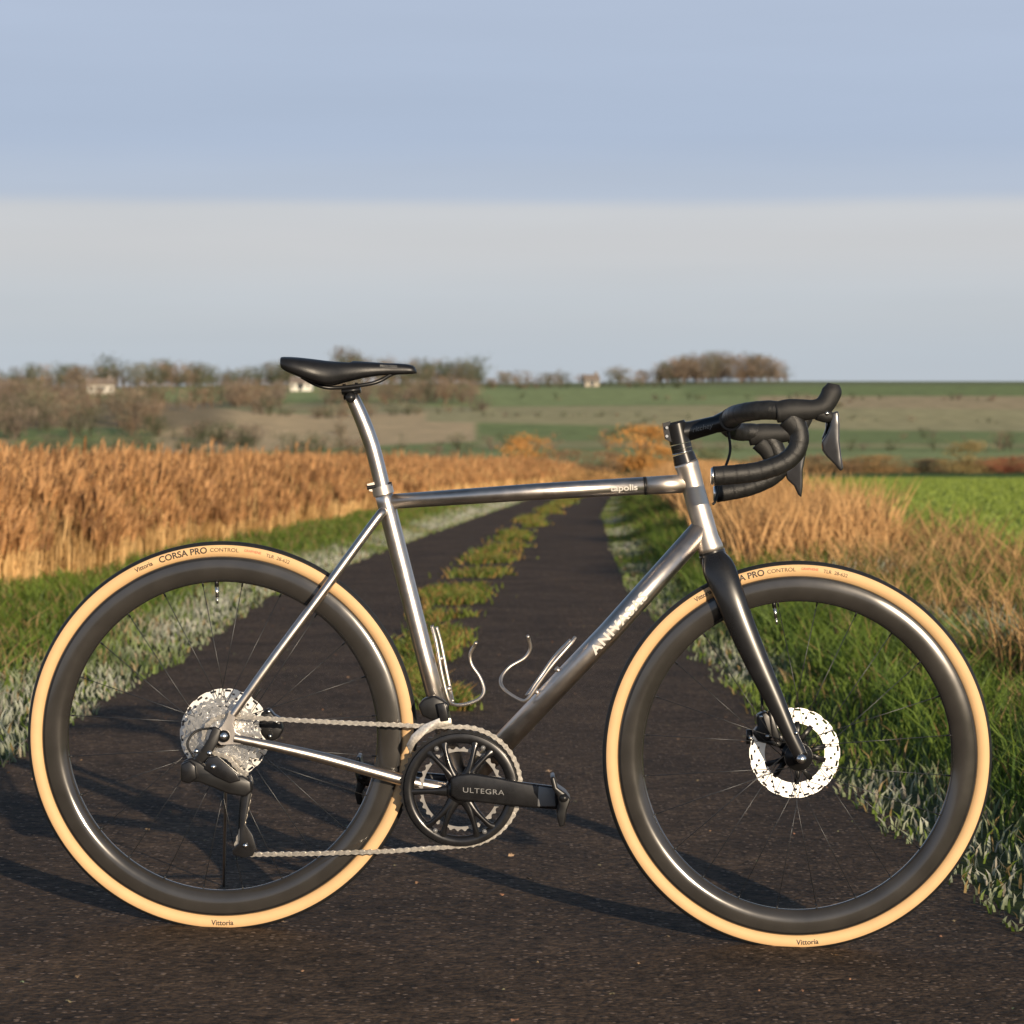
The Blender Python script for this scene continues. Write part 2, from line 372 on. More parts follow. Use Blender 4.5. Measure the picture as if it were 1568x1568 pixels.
poly('rear_caliper',[(400,1090),(412,1084),(420,1094),(430,1100),(434,1118),(426,1132),(410,1136),(400,1124),(396,1108)],.055,.016,M_blk,.004)
g=Geo()
for u,v in((1166,1098),(1176,1128),(1150,1131),(411,1090),(423,1106),(413,1128)):
    g.add(*sweep(bl([(u,v,.036),(u,v,.03)]),.0035,12))
g.add(*sweep(bl([(1148,1118,.05),(1148,1140,.05)]),.0055,12),1)
g.obj('caliper_bolts',bike,[M_sil,M_blk])
# ---------------------------------------------------------------- drivetrain
dt=bpy.data.objects.new('drivetrain',None); COL.objects.link(dt); dt.parent=bike
def gear(c,y,ro,ri,nt,th,g,mi=0,skip=None,bands=2,rot=0.):
    nA=nt*6; tooth=[0,.35,1,1,.35,0]; td=.0036
    rs=[ro]+list(np.linspace(ro-.006,ri,bands+1)) 
    V=[];F=[]; n=len(rs)
    for yy in(y-th/2,y+th/2):
        for i in range(nA):
            a=2*math.pi*i/nA+rot
            for j,r in enumerate(rs):
                rr=r-td*(1-tooth[i%6]) if j==0 else r
                V.append((c[0]+rr*math.sin(a),c[1]+yy,c[2]+rr*math.cos(a)))
    H=nA*n
    keep=lambda i,j: not(skip and skip((i%nA)/nA,j))
    for i in range(nA):
        i2=(i+1)%nA
        for j in range(n-1):
            if not keep(i,j): continue
            q=(i*n+j,i*n+j+1,i2*n+j+1,i2*n+j); F.append(q); F.append(tuple(x+H for x in q[::-1]))
            if j==0: F.append((q[0],q[3],q[3]+H,q[0]+H))
            if j==n-2 or not keep(i,j+1): F.append((q[1],q[2],q[2]+H,q[1]+H))
            if j>0 and not keep(i,j-1): F.append((q[0],q[3],q[3]+H,q[0]+H))
            if not keep(i-1 if i>0 else nA-1,j): F.append((q[0],q[1],q[1]+H,q[0]+H))
            if not keep(i2,j): F.append((q[3],q[2],q[2]+H,q[3]+H))
    g.add(V,F,mi)
g=Geo()
teeth=[34,30,27,24,21,19,17,16,15,14,13,11]
for k,t in enumerate(teeth):
    ro=t*.0127/(2*math.pi)+.0012
    yy=-.016-.0031*k
    big=t>20
    gear(RW,yy,ro,max(.016,ro-.016 if big else .014),t,.0016,g,0,(lambda f,j,t=t:(j==1 and (f*t/1.7)%1<.5)) if big else None,3 if big else 1,rot=.1*k)
g.obj('cassette',dt,[M_sil],False)
g=Geo()
for i in range(6):
    a=i*math.pi/3; 
    g.add(*sweep([RW+np.array([.015*math.sin(a),-.018,.015*math.cos(a)]),RW+np.array([.055*math.sin(a+.3),-.018,.055*math.cos(a+.3)])],[.004,.0025],8,R2=.0015))
V,F,J=revolve([(.003,-.062),(.012,-.060),(.0155,-.055),(.0155,-.02)],RW,32); g.add(V,F)
g.obj('cassette_carrier',dt,[M_sil])
g=Geo(); g.add(*sweep(bl([(342,1128,-.075),(342,1128,.075)]),.0105,24)); g.add(*sweep(bl([(342,1128,-.0775),(342,1128,-.074)]),[.006,.0075],20),1)
g.obj('rear_axle',dt,[M_blk,M_sil])
CH=-.048
c=BB
g=Geo()
gear(c,CH,.1065,.0855,52,.0025,g,0,None,3)
gear(c,CH+.008,.0735,.0655,36,.0022,g,1,None,1)
g.obj('chainrings',dt,[M_ring,M_inner],False)
g=Geo()
V,F,J=revolve([(.0985,-.0545+.0),(.0975,-.0575),(.091,-.0590),(.084,-.0575),(.0805,-.053),(.0805,-.049),(.0985,-.049)],c,120,True); g.add(V,F)
V,F,J=revolve([(0,-.068),(.016,-.068),(.021,-.065),(.026,-.058),(.027,-.046),(0,-.046)],c,48); g.add(V,F)
f=lambda r,y,da=0.:c+np.array([r*math.sin(da),y,r*math.cos(da)])
for ad in(28,-30,150,-148):
    a=math.radians(ad)
    for k in(-1,1):
        g.add(*sweep([f(.014,-.057,a),f(.045,-.058,a+k*.10),f(.074,-.056,a+k*.16),f(.0875,-.054,a+k*.19)],[.013,.0062,.0050,.0095],14,R2=[.007,.006,.005,.004],sm=4))
a=math.radians(-92); g.add(*sweep([f(.012,-.057,a),f(.05,-.056,a),f(.085,-.054,a)],[.012,.0045,.006],12,R2=.004))
g.obj('spider',dt,[M_ring],auto=50)
g=Geo()
for ad in(28,-30,150,-148):
    a=math.radians(ad); p=c+np.array([.083*math.sin(a),-.0595,.083*math.cos(a)]); g.add(*sweep([p,p+np.array([0,.004,0])],.0042,14))
g.obj('ring_bolts',dt,[M_txtg])
V,F=extr(b2([(690,1192),(700,1186),(722,1184),(760,1190),(800,1198),(846,1204),(866,1208),(871,1218),(868,1232),(856,1240),(820,1238),(760,1232),(722,1228),(700,1226),(690,1218)],-.066),BY-.076,BY-.061)
g=Geo(); g.add(V,F); o=g.obj('crank_arm',dt,[M_ring]); bevel(o,.0045,4)
poly('crank_cap',[(824,1203),(850,1207),(852,1236),(822,1236)],-.068,.0088,M_txtg,.003,dt)
poly('crank_arm_far',[(546,1180),(560,1176),(700,1188),(722,1195),(722,1214),(700,1222),(556,1204),(546,1196)],.068,.007,M_ring,.004,dt)
def ft3(u,v):
    p=b(740,1213,-.077); return (p[0]+u*1.25,BY-.0768,p[2]+v-u*.07*1.25)
link('crank_lettering',text_mesh('ULTEGRA',.0125,ft3,0,0,1.1),dt,[M_txtg],False)
def pedal(name,pts,y0,y1,axle):
    V,F=extr(b2(pts,(y0+y1)/2),BY+y0,BY+y1); g=Geo(); g.add(V,F); o=g.obj(name,dt,[M_blk]); bevel(o,.003,3)
    g=Geo(); g.add(*sweep(bl([(axle[0],axle[1],y0-.004 if y0<0 else y0-.03),(axle[0],axle[1],y1+.02 if y0<0 else y1)]),.007,18)); g.obj(name+'_axle',dt,[M_blk])
pedal('pedal',[(842,1188),(849,1186),(853,1203),(866,1212),(874,1222),(868,1238),(864,1262),(856,1264),(852,1246),(856,1232),(853,1216),(846,1206)],-.155,-.085,(864,1223))
pedal('pedal_far',[(547,1156),(553,1157),(555,1172),(563,1185),(562,1200),(555,1212),(557,1230),(548,1230),(544,1212),(548,1196),(544,1178)],.085,.155,(554,1192))
def arc(cu,cv,r,a0,a1,n):
    return [(cu+r*math.sin(math.radians(a)),cv-r*math.cos(math.radians(a))) for a in np.linspace(a0,a1,n)]
path=[(342,1097),(400,1100.5),(520,1107),(640,1112)]+arc(706,1205,91.5,-5,178,40)+[(600,1304.5),(480,1308.5)]+arc(375,1296,14,175,290,8)+[(372,1262),(381,1222)]+arc(368,1196,13,80,0,6)+[(352,1164)]+arc(341,1128,30,170,350,16)
Q=np.array([b(u,v,CH) for u,v in path]); Q[:,1]=BY+CH
d=np.r_[0,np.cumsum(np.linalg.norm(np.diff(Q,axis=0),axis=1))]
nl=int(d[-1]/.0127); s=np.linspace(0,d[-1],nl+1); PP=np.column_stack([np.interp(s,d,Q[:,i]) for i in range(3)])
g=Geo()
for i in range(nl):
    A_,B_=PP[i],PP[i+1]; t=(B_-A_)/np.linalg.norm(B_-A_); up=np.cross(t,[0,1,0]); L_=np.linalg.norm(B_-A_)
    out=i%2; hy=.0033 if out else .0024; rr=.0043
    prof=[]
    for a in np.linspace(90,270,6): prof.append((math.cos(math.radians(a))*rr,math.sin(math.radians(a))*rr))
    prof.append((L_/2,-rr*.62))
    for a in np.linspace(-90,90,6): prof.append((L_+math.cos(math.radians(a))*rr,math.sin(math.radians(a))*rr))
    prof.append((L_/2,rr*.62)); n=len(prof)
    for sgn in(-1,1):
        base=[A_+t*x+up*z for x,z in prof]
        V=[p+np.array([0,sgn*hy-.0005,0]) for p in base]+[p+np.array([0,sgn*hy+.0005,0]) for p in base]
        F=[tuple(range(n)),tuple(range(n,2*n))]+[(k,(k+1)%n,(k+1)%n+n,k+n) for k in range(n)]
        g.add(V,F)
    g.add(*sweep([A_-np.array([0,.0040,0]),A_+np.array([0,.0040,0])],.0020,8))
g.obj('chain',dt,[M_chain],False)
poly('derailleur_body',[(280,1166),(292,1160),(308,1168),(322,1180),(345,1184),(372,1188),(385,1196),(386,1212),(376,1220),(350,1216),(326,1206),(305,1198),(284,1196),(278,1184)],-.072,.012,M_blk,.004,dt)
poly('derailleur_motor',[(277,1170),(290,1164),(300,1172),(302,1192),(290,1200),(277,1196)],-.080,.014,M_ring,.003,dt)
poly('derailleur_hanger',[(326,1112),(338,1118),(334,1136),(320,1160),(306,1172),(296,1166),(306,1150),(318,1132)],-.074,.004,M_blk,.002,dt)
poly('derailleur_link',[(318,1160),(332,1158),(362,1184),(368,1196),(352,1200),(330,1190),(312,1178)],-.086,.004,M_ring,.002,dt)
poly('derailleur_cage',[(372,1192),(384,1186),(388,1198),(380,1236),(374,1262),(386,1280),(392,1300),(386,1312),(372,1315),(356,1310),(354,1302),(366,1292),(366,1262),(368,1232)],-.062,.0015,M_ring,.001,dt)
poly('derailleur_cage_inner',[(372,1192),(384,1186),(388,1198),(378,1240),(372,1262),(384,1280),(390,1300),(386,1310),(372,1312),(360,1306),(362,1290),(364,1262),(366,1232)],-.036,.0015,M_ring,.001,dt)
g=Geo()
for (u,v) in((368,1196),(375,1296)): gear(np.array(b(u,v)),CH,.0155,.005,12,.0028,g,0,None,1)
g.obj('jockey_wheels',dt,[M_blk],False)
g=Geo()
for (u,v,y) in((368,1196,-.066),(375,1296,-.066),(320,1154,-.08),(300,1151,-.08),(326,1175,-.092)):
    g.add(*sweep(bl([(u,v,y),(u,v,y+.004)]),.0045,14))
g.obj('derailleur_bolts',dt,[M_sil])
g=Geo(); g.add(*sweep(bl([(296,1160,-.07),(286,1140,-.06),(300,1120,-.05),(330,1115,-.055)]),.0022,8,sm=6)); g.obj('shift_cable',dt,[M_blkm])
poly('front_derailleur',[(640,1080),(648,1070),(664,1064),(676,1070),(688,1078),(686,1096),(676,1104),(660,1102),(646,1096)],-.036,.015,M_blk,.004,dt)
poly('front_derailleur_cage',[(622,1142),(630,1126),(648,1110),(672,1100),(690,1100),(692,1110),(670,1116),(650,1126),(636,1140),(628,1156)],-.058,.001,M_chain,.0006,dt)
poly('front_derailleur_link',[(668,1078),(682,1076),(688,1104),(674,1106)],-.056,.004,M_ring,.002,dt)
g=Geo(); g.add(*sweep([(b(346,1150,.08)),( -.553,BY+.47,.012)],.0028,10)); g.obj('support_rod',bike,[M_ti])
g=Geo(); r=.0031
g.add(*sweep(bl([(661,958,-.022),(668,985,-.030),(676,1030,-.032),(686,1070,-.03),(694,1079,-.02),(712,1079,0),(733,1071,.02),(741,1058,.03),(735,1038,.036),(722,1018,.038),(720,1002,.036),(726,990,.03),(729,984,.022)]),r,12,sm=8))
g.add(*sweep(bl([(668,960,.012),(675,985,.014),(683,1025,.012),(690,1060,.008),(693,1075,-.01)]),r,12,sm=8))
g.add(*sweep(bl([(881,976,-.016),(872,988,-.026),(846,1018,-.034),(824,1048,-.034),(808,1071,-.03),(796,1072,-.02),(772,1056,0),(767,1040,.02),(780,1022,.034),(803,1008,.038),(812,994,.036),(810,980,.028),(808,974,.02)]),r,12,sm=8))
g.add(*sweep(bl([(874,980,.012),(850,1005,.012),(828,1036,.010),(806,1066,-.01)]),r,12,sm=8))
g.obj('bottle_cages',bike,[M_ti2])
g=Geo()
for (u,v) in((676,1010),(688,1056)): g.add(*sweep(bl([(u-6,v,-.004),(u+3,v-2,-.004)]),.0045,12))
for (u,v) in((858,1030),(826,1064)): g.add(*sweep(bl([(u,v,-.004),(u-7,v-7,-.004)]),.0045,12))
g.obj('cage_bolts',bike,[M_ti2])
# ================================================================= SETTING
PY=[-20,0,5,8,12,17,26,42,60,80,100]; PC=[-.25,-.22,-.18,-.24,-.29,-.36,-.10,.47,1.3,2.9,5.2]; PH=[1.18,1.17,1.15,1.12,1.11,1.13,1.06,.9,.85,.85,.85]
pc=lambda y:np.interp(y,PY,PC); ph=lambda y:np.interp(y,PY,PH)
def Amp(az):
    return np.interp(az,[-.4,-.18,-.10,-.04,.0,.05,.09,.18,.4],[26,26.5,27.5,28.3,28.6,29.2,29.6,29.3,28])
def hgt(x,y):
    x=np.asarray(x,float);y=np.asarray(y,float)
    t=-.0525*np.tanh(x/1.5)*(1-ss(7,14,y))*ss(-2,1,y)
    d=np.hypot(x*.35,y); az=x/np.maximum(np.abs(y),60)
    hill=Amp(az)*ss(250,1150,d)*(1-.45*ss(1150,3500,d))
    hill=hill+ss(300,600,d)*(1-ss(850,1100,d))*(1.8*nz(x,y,.007,3))
    hill=hill+2.0*np.exp(-((d-560)/100.)**2)*(1-ss(-.105,-.06,az))
    hill=hill*(y>0)
    e=np.abs(x-pc(y))-ph(y)
    verge=.025*ss(0,.35,e)*(1-ss(60,90,y))
    return t+hill+verge+.02*nz(x,y,.6,5)*ss(1.2,3,np.abs(x-pc(y)))
def sp(a,n,k): 
    t=np.linspace(-1,1,n); return a*np.sinh(k*t)/np.sinh(k)
xs=sp(2500,521,7.2); ys=np.concatenate([np.linspace(-40,0,30)[:-1],np.linspace(0,40,180)[:-1],np.geomspace(40,240,90)[:-1],np.geomspace(240,1300,300)[:-1],np.geomspace(1300,7000,30)])
X,Y=np.meshgrid(xs,ys); Z=hgt(X,Y)
V=np.column_stack([X.ravel(),Y.ravel(),Z.ravel()]); nx=len(xs); ny=len(ys)
ii,jj=np.meshgrid(np.arange(nx-1),np.arange(ny-1)); q=(jj*nx+ii).ravel(); F=np.column_stack([q,q+1,q+nx+1,q+nx])
def field_col(x,y):
    az=x/np.maximum(y,1); w=nz(x,y,.012,1)
    d=np.hypot(x*.35,y)+14*w
    c=np.zeros(x.shape+(3,)); 
    c[:]=(.060,.115,.030)
    def put(m,col): 
        m=np.clip(m,0,1)[...,None]; c[:]=c*(1-m)+np.array(col)*m
    edge=lambda a,b_,v,s:ss(a-s,a+s,v)*(1-ss(b_-s,b_+s,v))
    green=(.27,.33,.13); olive=(.39,.37,.18); tan=(.66,.50,.29); pale=(.48,.43,.23); dk=(.23,.26,.125); lg=(.34,.40,.17)  # hill field colours, lightened and muted so aerial haze is painted in
    put(ss(200,260,d),green)
    put(edge(290,372,d,6)*edge(-.3,.3,az,.003),lg)
    put(edge(372,400,d,6)*edge(-.3,-.05,az,.003),green)
    put(edge(400,640,d-900*(az+.06),8)*edge(-.125,-.012,az,.003),tan)
    put(edge(395,450,d,6)*edge(-.012,.3,az,.002),olive)
    put(edge(450,560,d+200*az,6)*edge(-.012,.3,az,.002),green)
    put(edge(560,680,d+200*az,6)*edge(-.03,.3,az,.002),pale)
    put(edge(640,740,d,6)*edge(.085,.3,az,.002),(.53,.42,.245))
    put(edge(680,840,d,6)*edge(-.05,.085,az,.003),lg)
    put(edge(740,880,d,6)*edge(.06,.3,az,.003),green)
    put(edge(880,1300,d,6),dk)
    put(edge(760,900,d,6)*edge(-.3,-.06,az,.004),lg)
    put(edge(480,740,d,10)*edge(-.3,-.10,az,.008),(.35,.275,.165))
    put(edge(640,720,d,6)*edge(-.10,-.03,az,.004),(.42,.38,.21))
    near=1-ss(100,150,y)
    xr=x-pc(y)
    put(near*(1-ss(-1.9,-1.5,xr)),(.22,.14,.065))
    put(near*edge(-1.9,-1.0,xr,.15),(.05,.065,.022))
    put(near*edge(.9,1.9,xr,.15),(.05,.065,.022))
    put(near*edge(1.9,3.4,xr,.3),(.15,.105,.05))
    f2=ss(3.4,3.9,xr)*near
    put(f2,(.19,.255,.045))
    put(f2*ss(.1,.6,nz(x,y,.35,8)),(.15,.21,.04))
    put(ss(75,80,y)*(1-ss(125,140,y))*(1-ss(.05,.09,az)),(.30,.19,.085))
    return c
C=field_col(X.ravel(),Y.ravel())
m_ground=mat_attr('ground_fields',.9,noise=.25,scale=.25,spec=.1)
nt=m_ground.node_tree; N=nt.nodes; L=nt.links; p=N['Principled BSDF']
tc=N.new('ShaderNodeTexCoord'); n1=N.new('ShaderNodeTexNoise'); n1.inputs['Scale'].default_value=14; n1.inputs['Detail'].default_value=8
L.new(tc.outputs['Object'],n1.inputs['Vector']); bp=N.new('ShaderNodeBump'); bp.inputs['Distance'].default_value=.06; bp.inputs['Strength'].default_value=.7
L.new(n1.outputs['Fac'],bp.inputs['Height']); L.new(bp.outputs['Normal'],p.inputs['Normal'])
link('ground',npmesh('ground',V,F,C),None,[m_ground])
ysr=np.concatenate([np.linspace(-20,30,420)[:-1],np.linspace(30,100,180)]); tt=np.linspace(-1,1,41)
E=.045*nz(ysr,ysr*0,5.,1)+.03*nz(ysr,ysr*0,17.,2); E2=.045*nz(ysr,ysr*0,4.6,6)+.03*nz(ysr,ysr*0,15.,4)
T_,YY=np.meshgrid(tt,ysr)
XX=pc(YY)+T_*ph(YY)+np.where(T_<0,E[:,None]*-T_,E2[:,None]*T_)
ZZ=hgt(XX,YY)+.006-.012*np.abs(T_)**6
V=np.column_stack([XX.ravel(),YY.ravel(),np.maximum(ZZ,hgt(XX,YY)+.004).ravel()]); nx=41;ny=len(ysr)
ii,jj=np.meshgrid(np.arange(nx-1),np.arange(ny-1)); q=(jj*nx+ii).ravel(); F=np.column_stack([q,q+1,q+nx+1,q+nx])
m,nt,p=new_mat('asphalt'); N=nt.nodes; L=nt.links
tc=N.new('ShaderNodeTexCoord')
def noise(scale,det=6,rough=.6):
    n=N.new('ShaderNodeTexNoise'); n.inputs['Scale'].default_value=scale; n.inputs['Detail'].default_value=det; n.inputs['Roughness'].default_value=rough
    L.new(tc.outputs['Object'],n.inputs['Vector']); return n
nA_=noise(2.2,8,.65); nB=noise(36,6,.78); 
vo=N.new('ShaderNodeTexVoronoi'); vo.inputs['Scale'].default_value=85; L.new(tc.outputs['Object'],vo.inputs['Vector'])
r1=N.new('ShaderNodeValToRGB'); e=r1.color_ramp.elements; e[0].position=.32; e[0].color=(.048,.034,.025,1); e[1].position=.70; e[1].color=(.128,.089,.061,1)
L.new(nA_.outputs['Fac'],r1.inputs['Fac'])
r2=N.new('ShaderNodeValToRGB'); e=r2.color_ramp.elements; e[0].position=.36; e[0].color=(.25,.25,.25,1); e[1].position=.70; e[1].color=(2.0,1.9,1.75,1)
L.new(nB.outputs['Fac'],r2.inputs['Fac'])
mu=N.new('ShaderNodeMix'); mu.data_type='RGBA'; mu.blend_type='MULTIPLY'; mu.inputs[0].default_value=1
L.new(r1.outputs['Color'],mu.inputs[6]); L.new(r2.outputs['Color'],mu.inputs[7])
sx=N.new('ShaderNodeSeparateXYZ'); L.new(vo.outputs['Color'],sx.inputs[0])
gt=N.new('ShaderNodeMath'); gt.operation='GREATER_THAN'; gt.inputs[1].default_value=.88; L.new(sx.outputs[0],gt.inputs[0])
lt=N.new('ShaderNodeMath'); lt.operation='LESS_THAN'; lt.inputs[1].default_value=.40; L.new(vo.outputs['Distance'],lt.inputs[0])
ml=N.new('ShaderNodeMath'); ml.operation='MULTIPLY'; L.new(gt.outputs[0],ml.inputs[0]); L.new(lt.outputs[0],ml.inputs[1])
m2=N.new('ShaderNodeMix'); m2.data_type='RGBA'; L.new(ml.outputs[0],m2.inputs[0]); L.new(mu.outputs[2],m2.inputs[6]); m2.inputs[7].default_value=(.29,.21,.155,1)
L.new(m2.outputs[2],p.inputs['Base Color']); p.inputs['Roughness'].default_value=.85; p.inputs['Specular IOR Level'].default_value=.2
bp=N.new('ShaderNodeBump'); bp.inputs['Distance'].default_value=.012; bp.inputs['Strength'].default_value=1.
ad=N.new('ShaderNodeMath'); ad.operation='SUBTRACT'; L.new(nB.outputs['Fac'],ad.inputs[0]); L.new(vo.outputs['Distance'],ad.inputs[1])
L.new(ad.outputs[0],bp.inputs['Height']); L.new(bp.outputs['Normal'],p.inputs['Normal'])
link('road',npmesh('road',V,F),None,[m])
def blades(P,h,w,lean,C,tipC=None,az=None,bend=1.):
    n=len(P); az=rng.uniform(0,2*math.pi,n) if az is None else az
    dirx,diry=np.cos(az),np.sin(az); wa=rng.uniform(0,math.pi,n); wx,wy=np.cos(wa)*w/2,np.sin(wa)*w/2
    V=np.zeros((n,5,3)); l=lean*h
    V[:,0]=P+np.column_stack([-wx,-wy,np.zeros(n)]); V[:,1]=P+np.column_stack([wx,wy,np.zeros(n)])
    mid=P+np.column_stack([dirx*l*.35,diry*l*.35,h*.58])
    V[:,2]=mid+np.column_stack([wx*.8,wy*.8,np.zeros(n)]); V[:,3]=mid-np.column_stack([wx*.8,wy*.8,np.zeros(n)])
    V[:,4]=P+np.column_stack([dirx*l*bend,diry*l*bend,h])
    V[:,0,2]-=.01; V[:,1,2]-=.01
    o=np.arange(n)[:,None]*5
    F=np.concatenate([o+np.array([0,1,2]),o+np.array([0,2,3]),o+np.array([3,2,4])])
    CC=np.repeat(C[:,None,:],5,1); 
    if tipC is not None: CC[:,4]=tipC; CC[:,2]=C*.5+tipC*.5; CC[:,3]=CC[:,2]
    return V.reshape(-1,3),F,CC.reshape(-1,3)
def merge(L_):
    V=[];F=[];C=[];o=0
    for v,f,c in L_: V.append(v);F.append(f+o);C.append(c);o+=len(v)
    return np.vstack(V),np.vstack(F),np.vstack(C)
def on(x,y): return np.column_stack([x,y,hgt(x,y)])
def mixc(a,b_,t): return np.array(a)*(1-t[:,None])+np.array(b_)*t[:,None]
m_grass=mat_attr('grass_blades',.55,trans=.25,spec=.35)
parts=[]
def verge(side,n,y0,y1,wid,pw=1.6):
    y=y0+(y1-y0)*rng.random(n)**pw; e=rng.random(n)*wid-.05
    edge=pc(y)+side*ph(y)+.05*nz(y,y*0,5.,1)
    x=edge+side*e
    h=(.030+.075*ss(0,.6,e))*(.6+.8*rng.random(n))*(1+.45*nz(x,y,2.,2))
    if side>0: h*=1+.7*ss(.15,.6,e)
    cl=nz(x,y,3.,4)
    t=np.clip(.5+.5*cl+rng.normal(0,.25,n),0,1)
    c=mixc((.055,.10,.014),(.19,.27,.04),t)
    dry=(rng.random(n)<.16+.14*nz(x,y,1.2,9)); c[dry]=np.array((.34,.24,.10))*rng.uniform(.6,1.1,(dry.sum(),1))
    if side<0:
        frost=np.clip(1-np.abs(e-.12)/.30,0,1)*ss(-.7,.4,nz(x,y,1.1,7)+.15)
    else:
        frost=.85*np.clip(1-np.abs(e-.08)/.22,0,1)*ss(-.3,.5,nz(x,y,1.1,7))
        frost=np.maximum(frost,.8*ss(.9,1.1,e)*(1-ss(1.2,1.6,e))*ss(0.1,.6,nz(x,y,1.3,11)))
    fr=np.clip(frost*1.2,0,1)*(rng.random(n)<.75)
    fc=np.array((.72,.71,.64))
    tip=fc*(fr*.9)[:,None]+c*(1-fr*.9)[:,None]
    base=fc*.55*(fr*.4)[:,None]+c*(1-fr*.4)[:,None]
    w=.0035+.004*rng.random(n)+.0003*y
    parts.append(blades(on(x,y),h,w,rng.uniform(.2,1.1,n),base,tip))
verge(-1,62000,4,60,1.75); verge(1,66000,3,60,1.9)
n=30000; y=4.5+22*rng.random(n)**1.6; e=.30+1.3*rng.random(n); x=pc(y)+ph(y)+e; k=ss(.0,.6,nz(x,y,2.6,21)); 
keep=rng.random(n)<.22+.78*k; x=x[keep];y=y[keep];n=len(x)
h=rng.uniform(.09,.24,n); t=rng.random(n)
parts.append(blades(on(x,y),h,rng.uniform(.004,.009,n),rng.uniform(.4,1.3,n),mixc((.055,.11,.014),(.19,.27,.045),t)))
V,F,C=merge(parts); link('grass_verge',npmesh('grass_verge',V,F,C),None,[m_grass],False)
# centre strip: irregular patches
n=46000; y=9.4+60*rng.random(n)**1.5; wd=np.interp(y,[9,12,20,37,60],[.08,.13,.24,.18,.16]); xo=np.interp(y,[9,12,20,37,60],[-.02,-.04,.06,-.02,0])
x=pc(y)+xo+.14*nz(y,0*y,.9,30)+rng.normal(0,.40,n)*wd*(1+.6*nz(y,0*y,1.6,34)); k=nz(x*1.8,y,2.1,31)+.9*nz(x*0,y,.8,35)
keep=rng.random(n)<ss(.0,.4,k); x=x[keep];y=y[keep];n=len(x)
t=np.clip(.5+.6*nz(x,y,2.5,33)+rng.normal(0,.25,n),0,1); c=mixc((.08,.13,.02),(.22,.25,.045),t); dr=rng.random(n)<.25; c[dr]=(.34,.21,.07)
P=on(x,y); P[:,2]+=.004
link('grass_centre_strip',npmesh('gs',*blades(P,rng.uniform(.015,.065,n),.006+.0004*y,rng.uniform(.3,1.4,n),c)),None,[m_grass],False)
# dry grass bank on the right
parts=[]
n=56000; y=8+70*rng.random(n)**1.5; e=.85+1.7*rng.random(n)**1.0; x=pc(y)+ph(y)+e
tus=ss(-.3,.6,nz(x,y,2.2,41)); keep=rng.random(n)<.3+.7*tus; x=x[keep];y=y[keep];e=e[keep];tus=tus[keep];n=len(x)
tall=ss(16,24,y)
h=(.08+.24*tus+.16*tus*tall)*rng.uniform(.5,1.25,n)
t=np.clip(.5+.5*nz(x,y,1.9,43)+rng.normal(0,.25,n),0,1); c=mixc((.20,.115,.045),(.60,.38,.17),t); gr=rng.random(n)<.25*(1-tall); c[gr]=(.10,.14,.03)
parts.append(blades(on(x,y),h,.005+.004*rng.random(n)+.0004*y,rng.uniform(.2,.9,n),c))
n=28000; y=17+70*rng.random(n)**1.3; e=.45+1.15*rng.random(n)+.01*y; x=pc(y)+ph(y)+e; tf=ss(-.1,.5,nz(x*1.2,y,.85,47)+.25); keep=rng.random(n)<.15+.85*tf; x,y,e,tf=x[keep],y[keep],e[keep],tf[keep]; n=len(x)
h=(.22+.48*tf)*rng.uniform(.65,1.15,n)*np.interp(y,[17,22,90],[.75,1.,1.0])
t=np.clip(.5+.5*nz(x,y,1.6,48)+rng.normal(0,.25,n),0,1)
parts.append(blades(on(x,y),h,.007+.004*rng.random(n)+.0003*y,rng.uniform(.1,.6,n),mixc((.34,.18,.07),(.74,.45,.20),t)))
V,F,C=merge(parts); link('dry_grass_bank',npmesh('dg',V,F,C),None,[mat_attr('dry_grass',.7,trans=.2)],False)
n=42000; y=14+100*rng.random(n)**1.3; x=pc(y)+4.2+rng.random(n)*(.12*y+3)
t=rng.random(n); c=mixc((.15,.215,.035),(.31,.39,.075),t)
link('field_crop',npmesh('fc',*blades(on(x,y),rng.uniform(.03,.08,n),.012+.0006*y,rng.uniform(.3,1.,n),c)),None,[m_grass],False)
# reeds
parts=[]
n=52000
y=11+85*rng.random(n)**1.35; dep=rng.random(n)**1.9*(2.2+.14*y); x=pc(y)-ph(y)-1.45-.22*nz(y,y*0,1.1,3)-dep
cl=nz(x,y,1.7,51)
h=(.645+.14*cl+.06*nz(x,y,.5,52)+rng.normal(0,.065,n))*np.interp(dep,[0,.25,.8,9],[.42,.82,1.,1.10])
h*=np.where(rng.random(n)<.06,1.16,1.)
P=on(x,y); t=np.clip(.58+.6*nz(x,y,2.1,53)+rng.normal(0,.22,n),0,1)
c=mixc((.36,.205,.07),(.90,.60,.27),t); lean=rng.uniform(.02,.16,n); az=rng.normal(.2,.9,n)
W=.006+.006*rng.random(n)+.0002*y
parts.append(blades(P,h,W,lean,c,az=az))
sel=rng.random(n)<.70; Pl=P[sel].copy(); hl=h[sel]; k=len(Pl); Pl[:,2]+=hl*rng.uniform(.05,.6,k)
parts.append(blades(Pl,hl*rng.uniform(.2,.42,k),.010+.008*rng.random(k),rng.uniform(.3,1.1,k),c[sel]*rng.uniform(.75,1.1,(k,1))))
sel=np.where((rng.random(n)<.45)&(cl>-.35))[0]
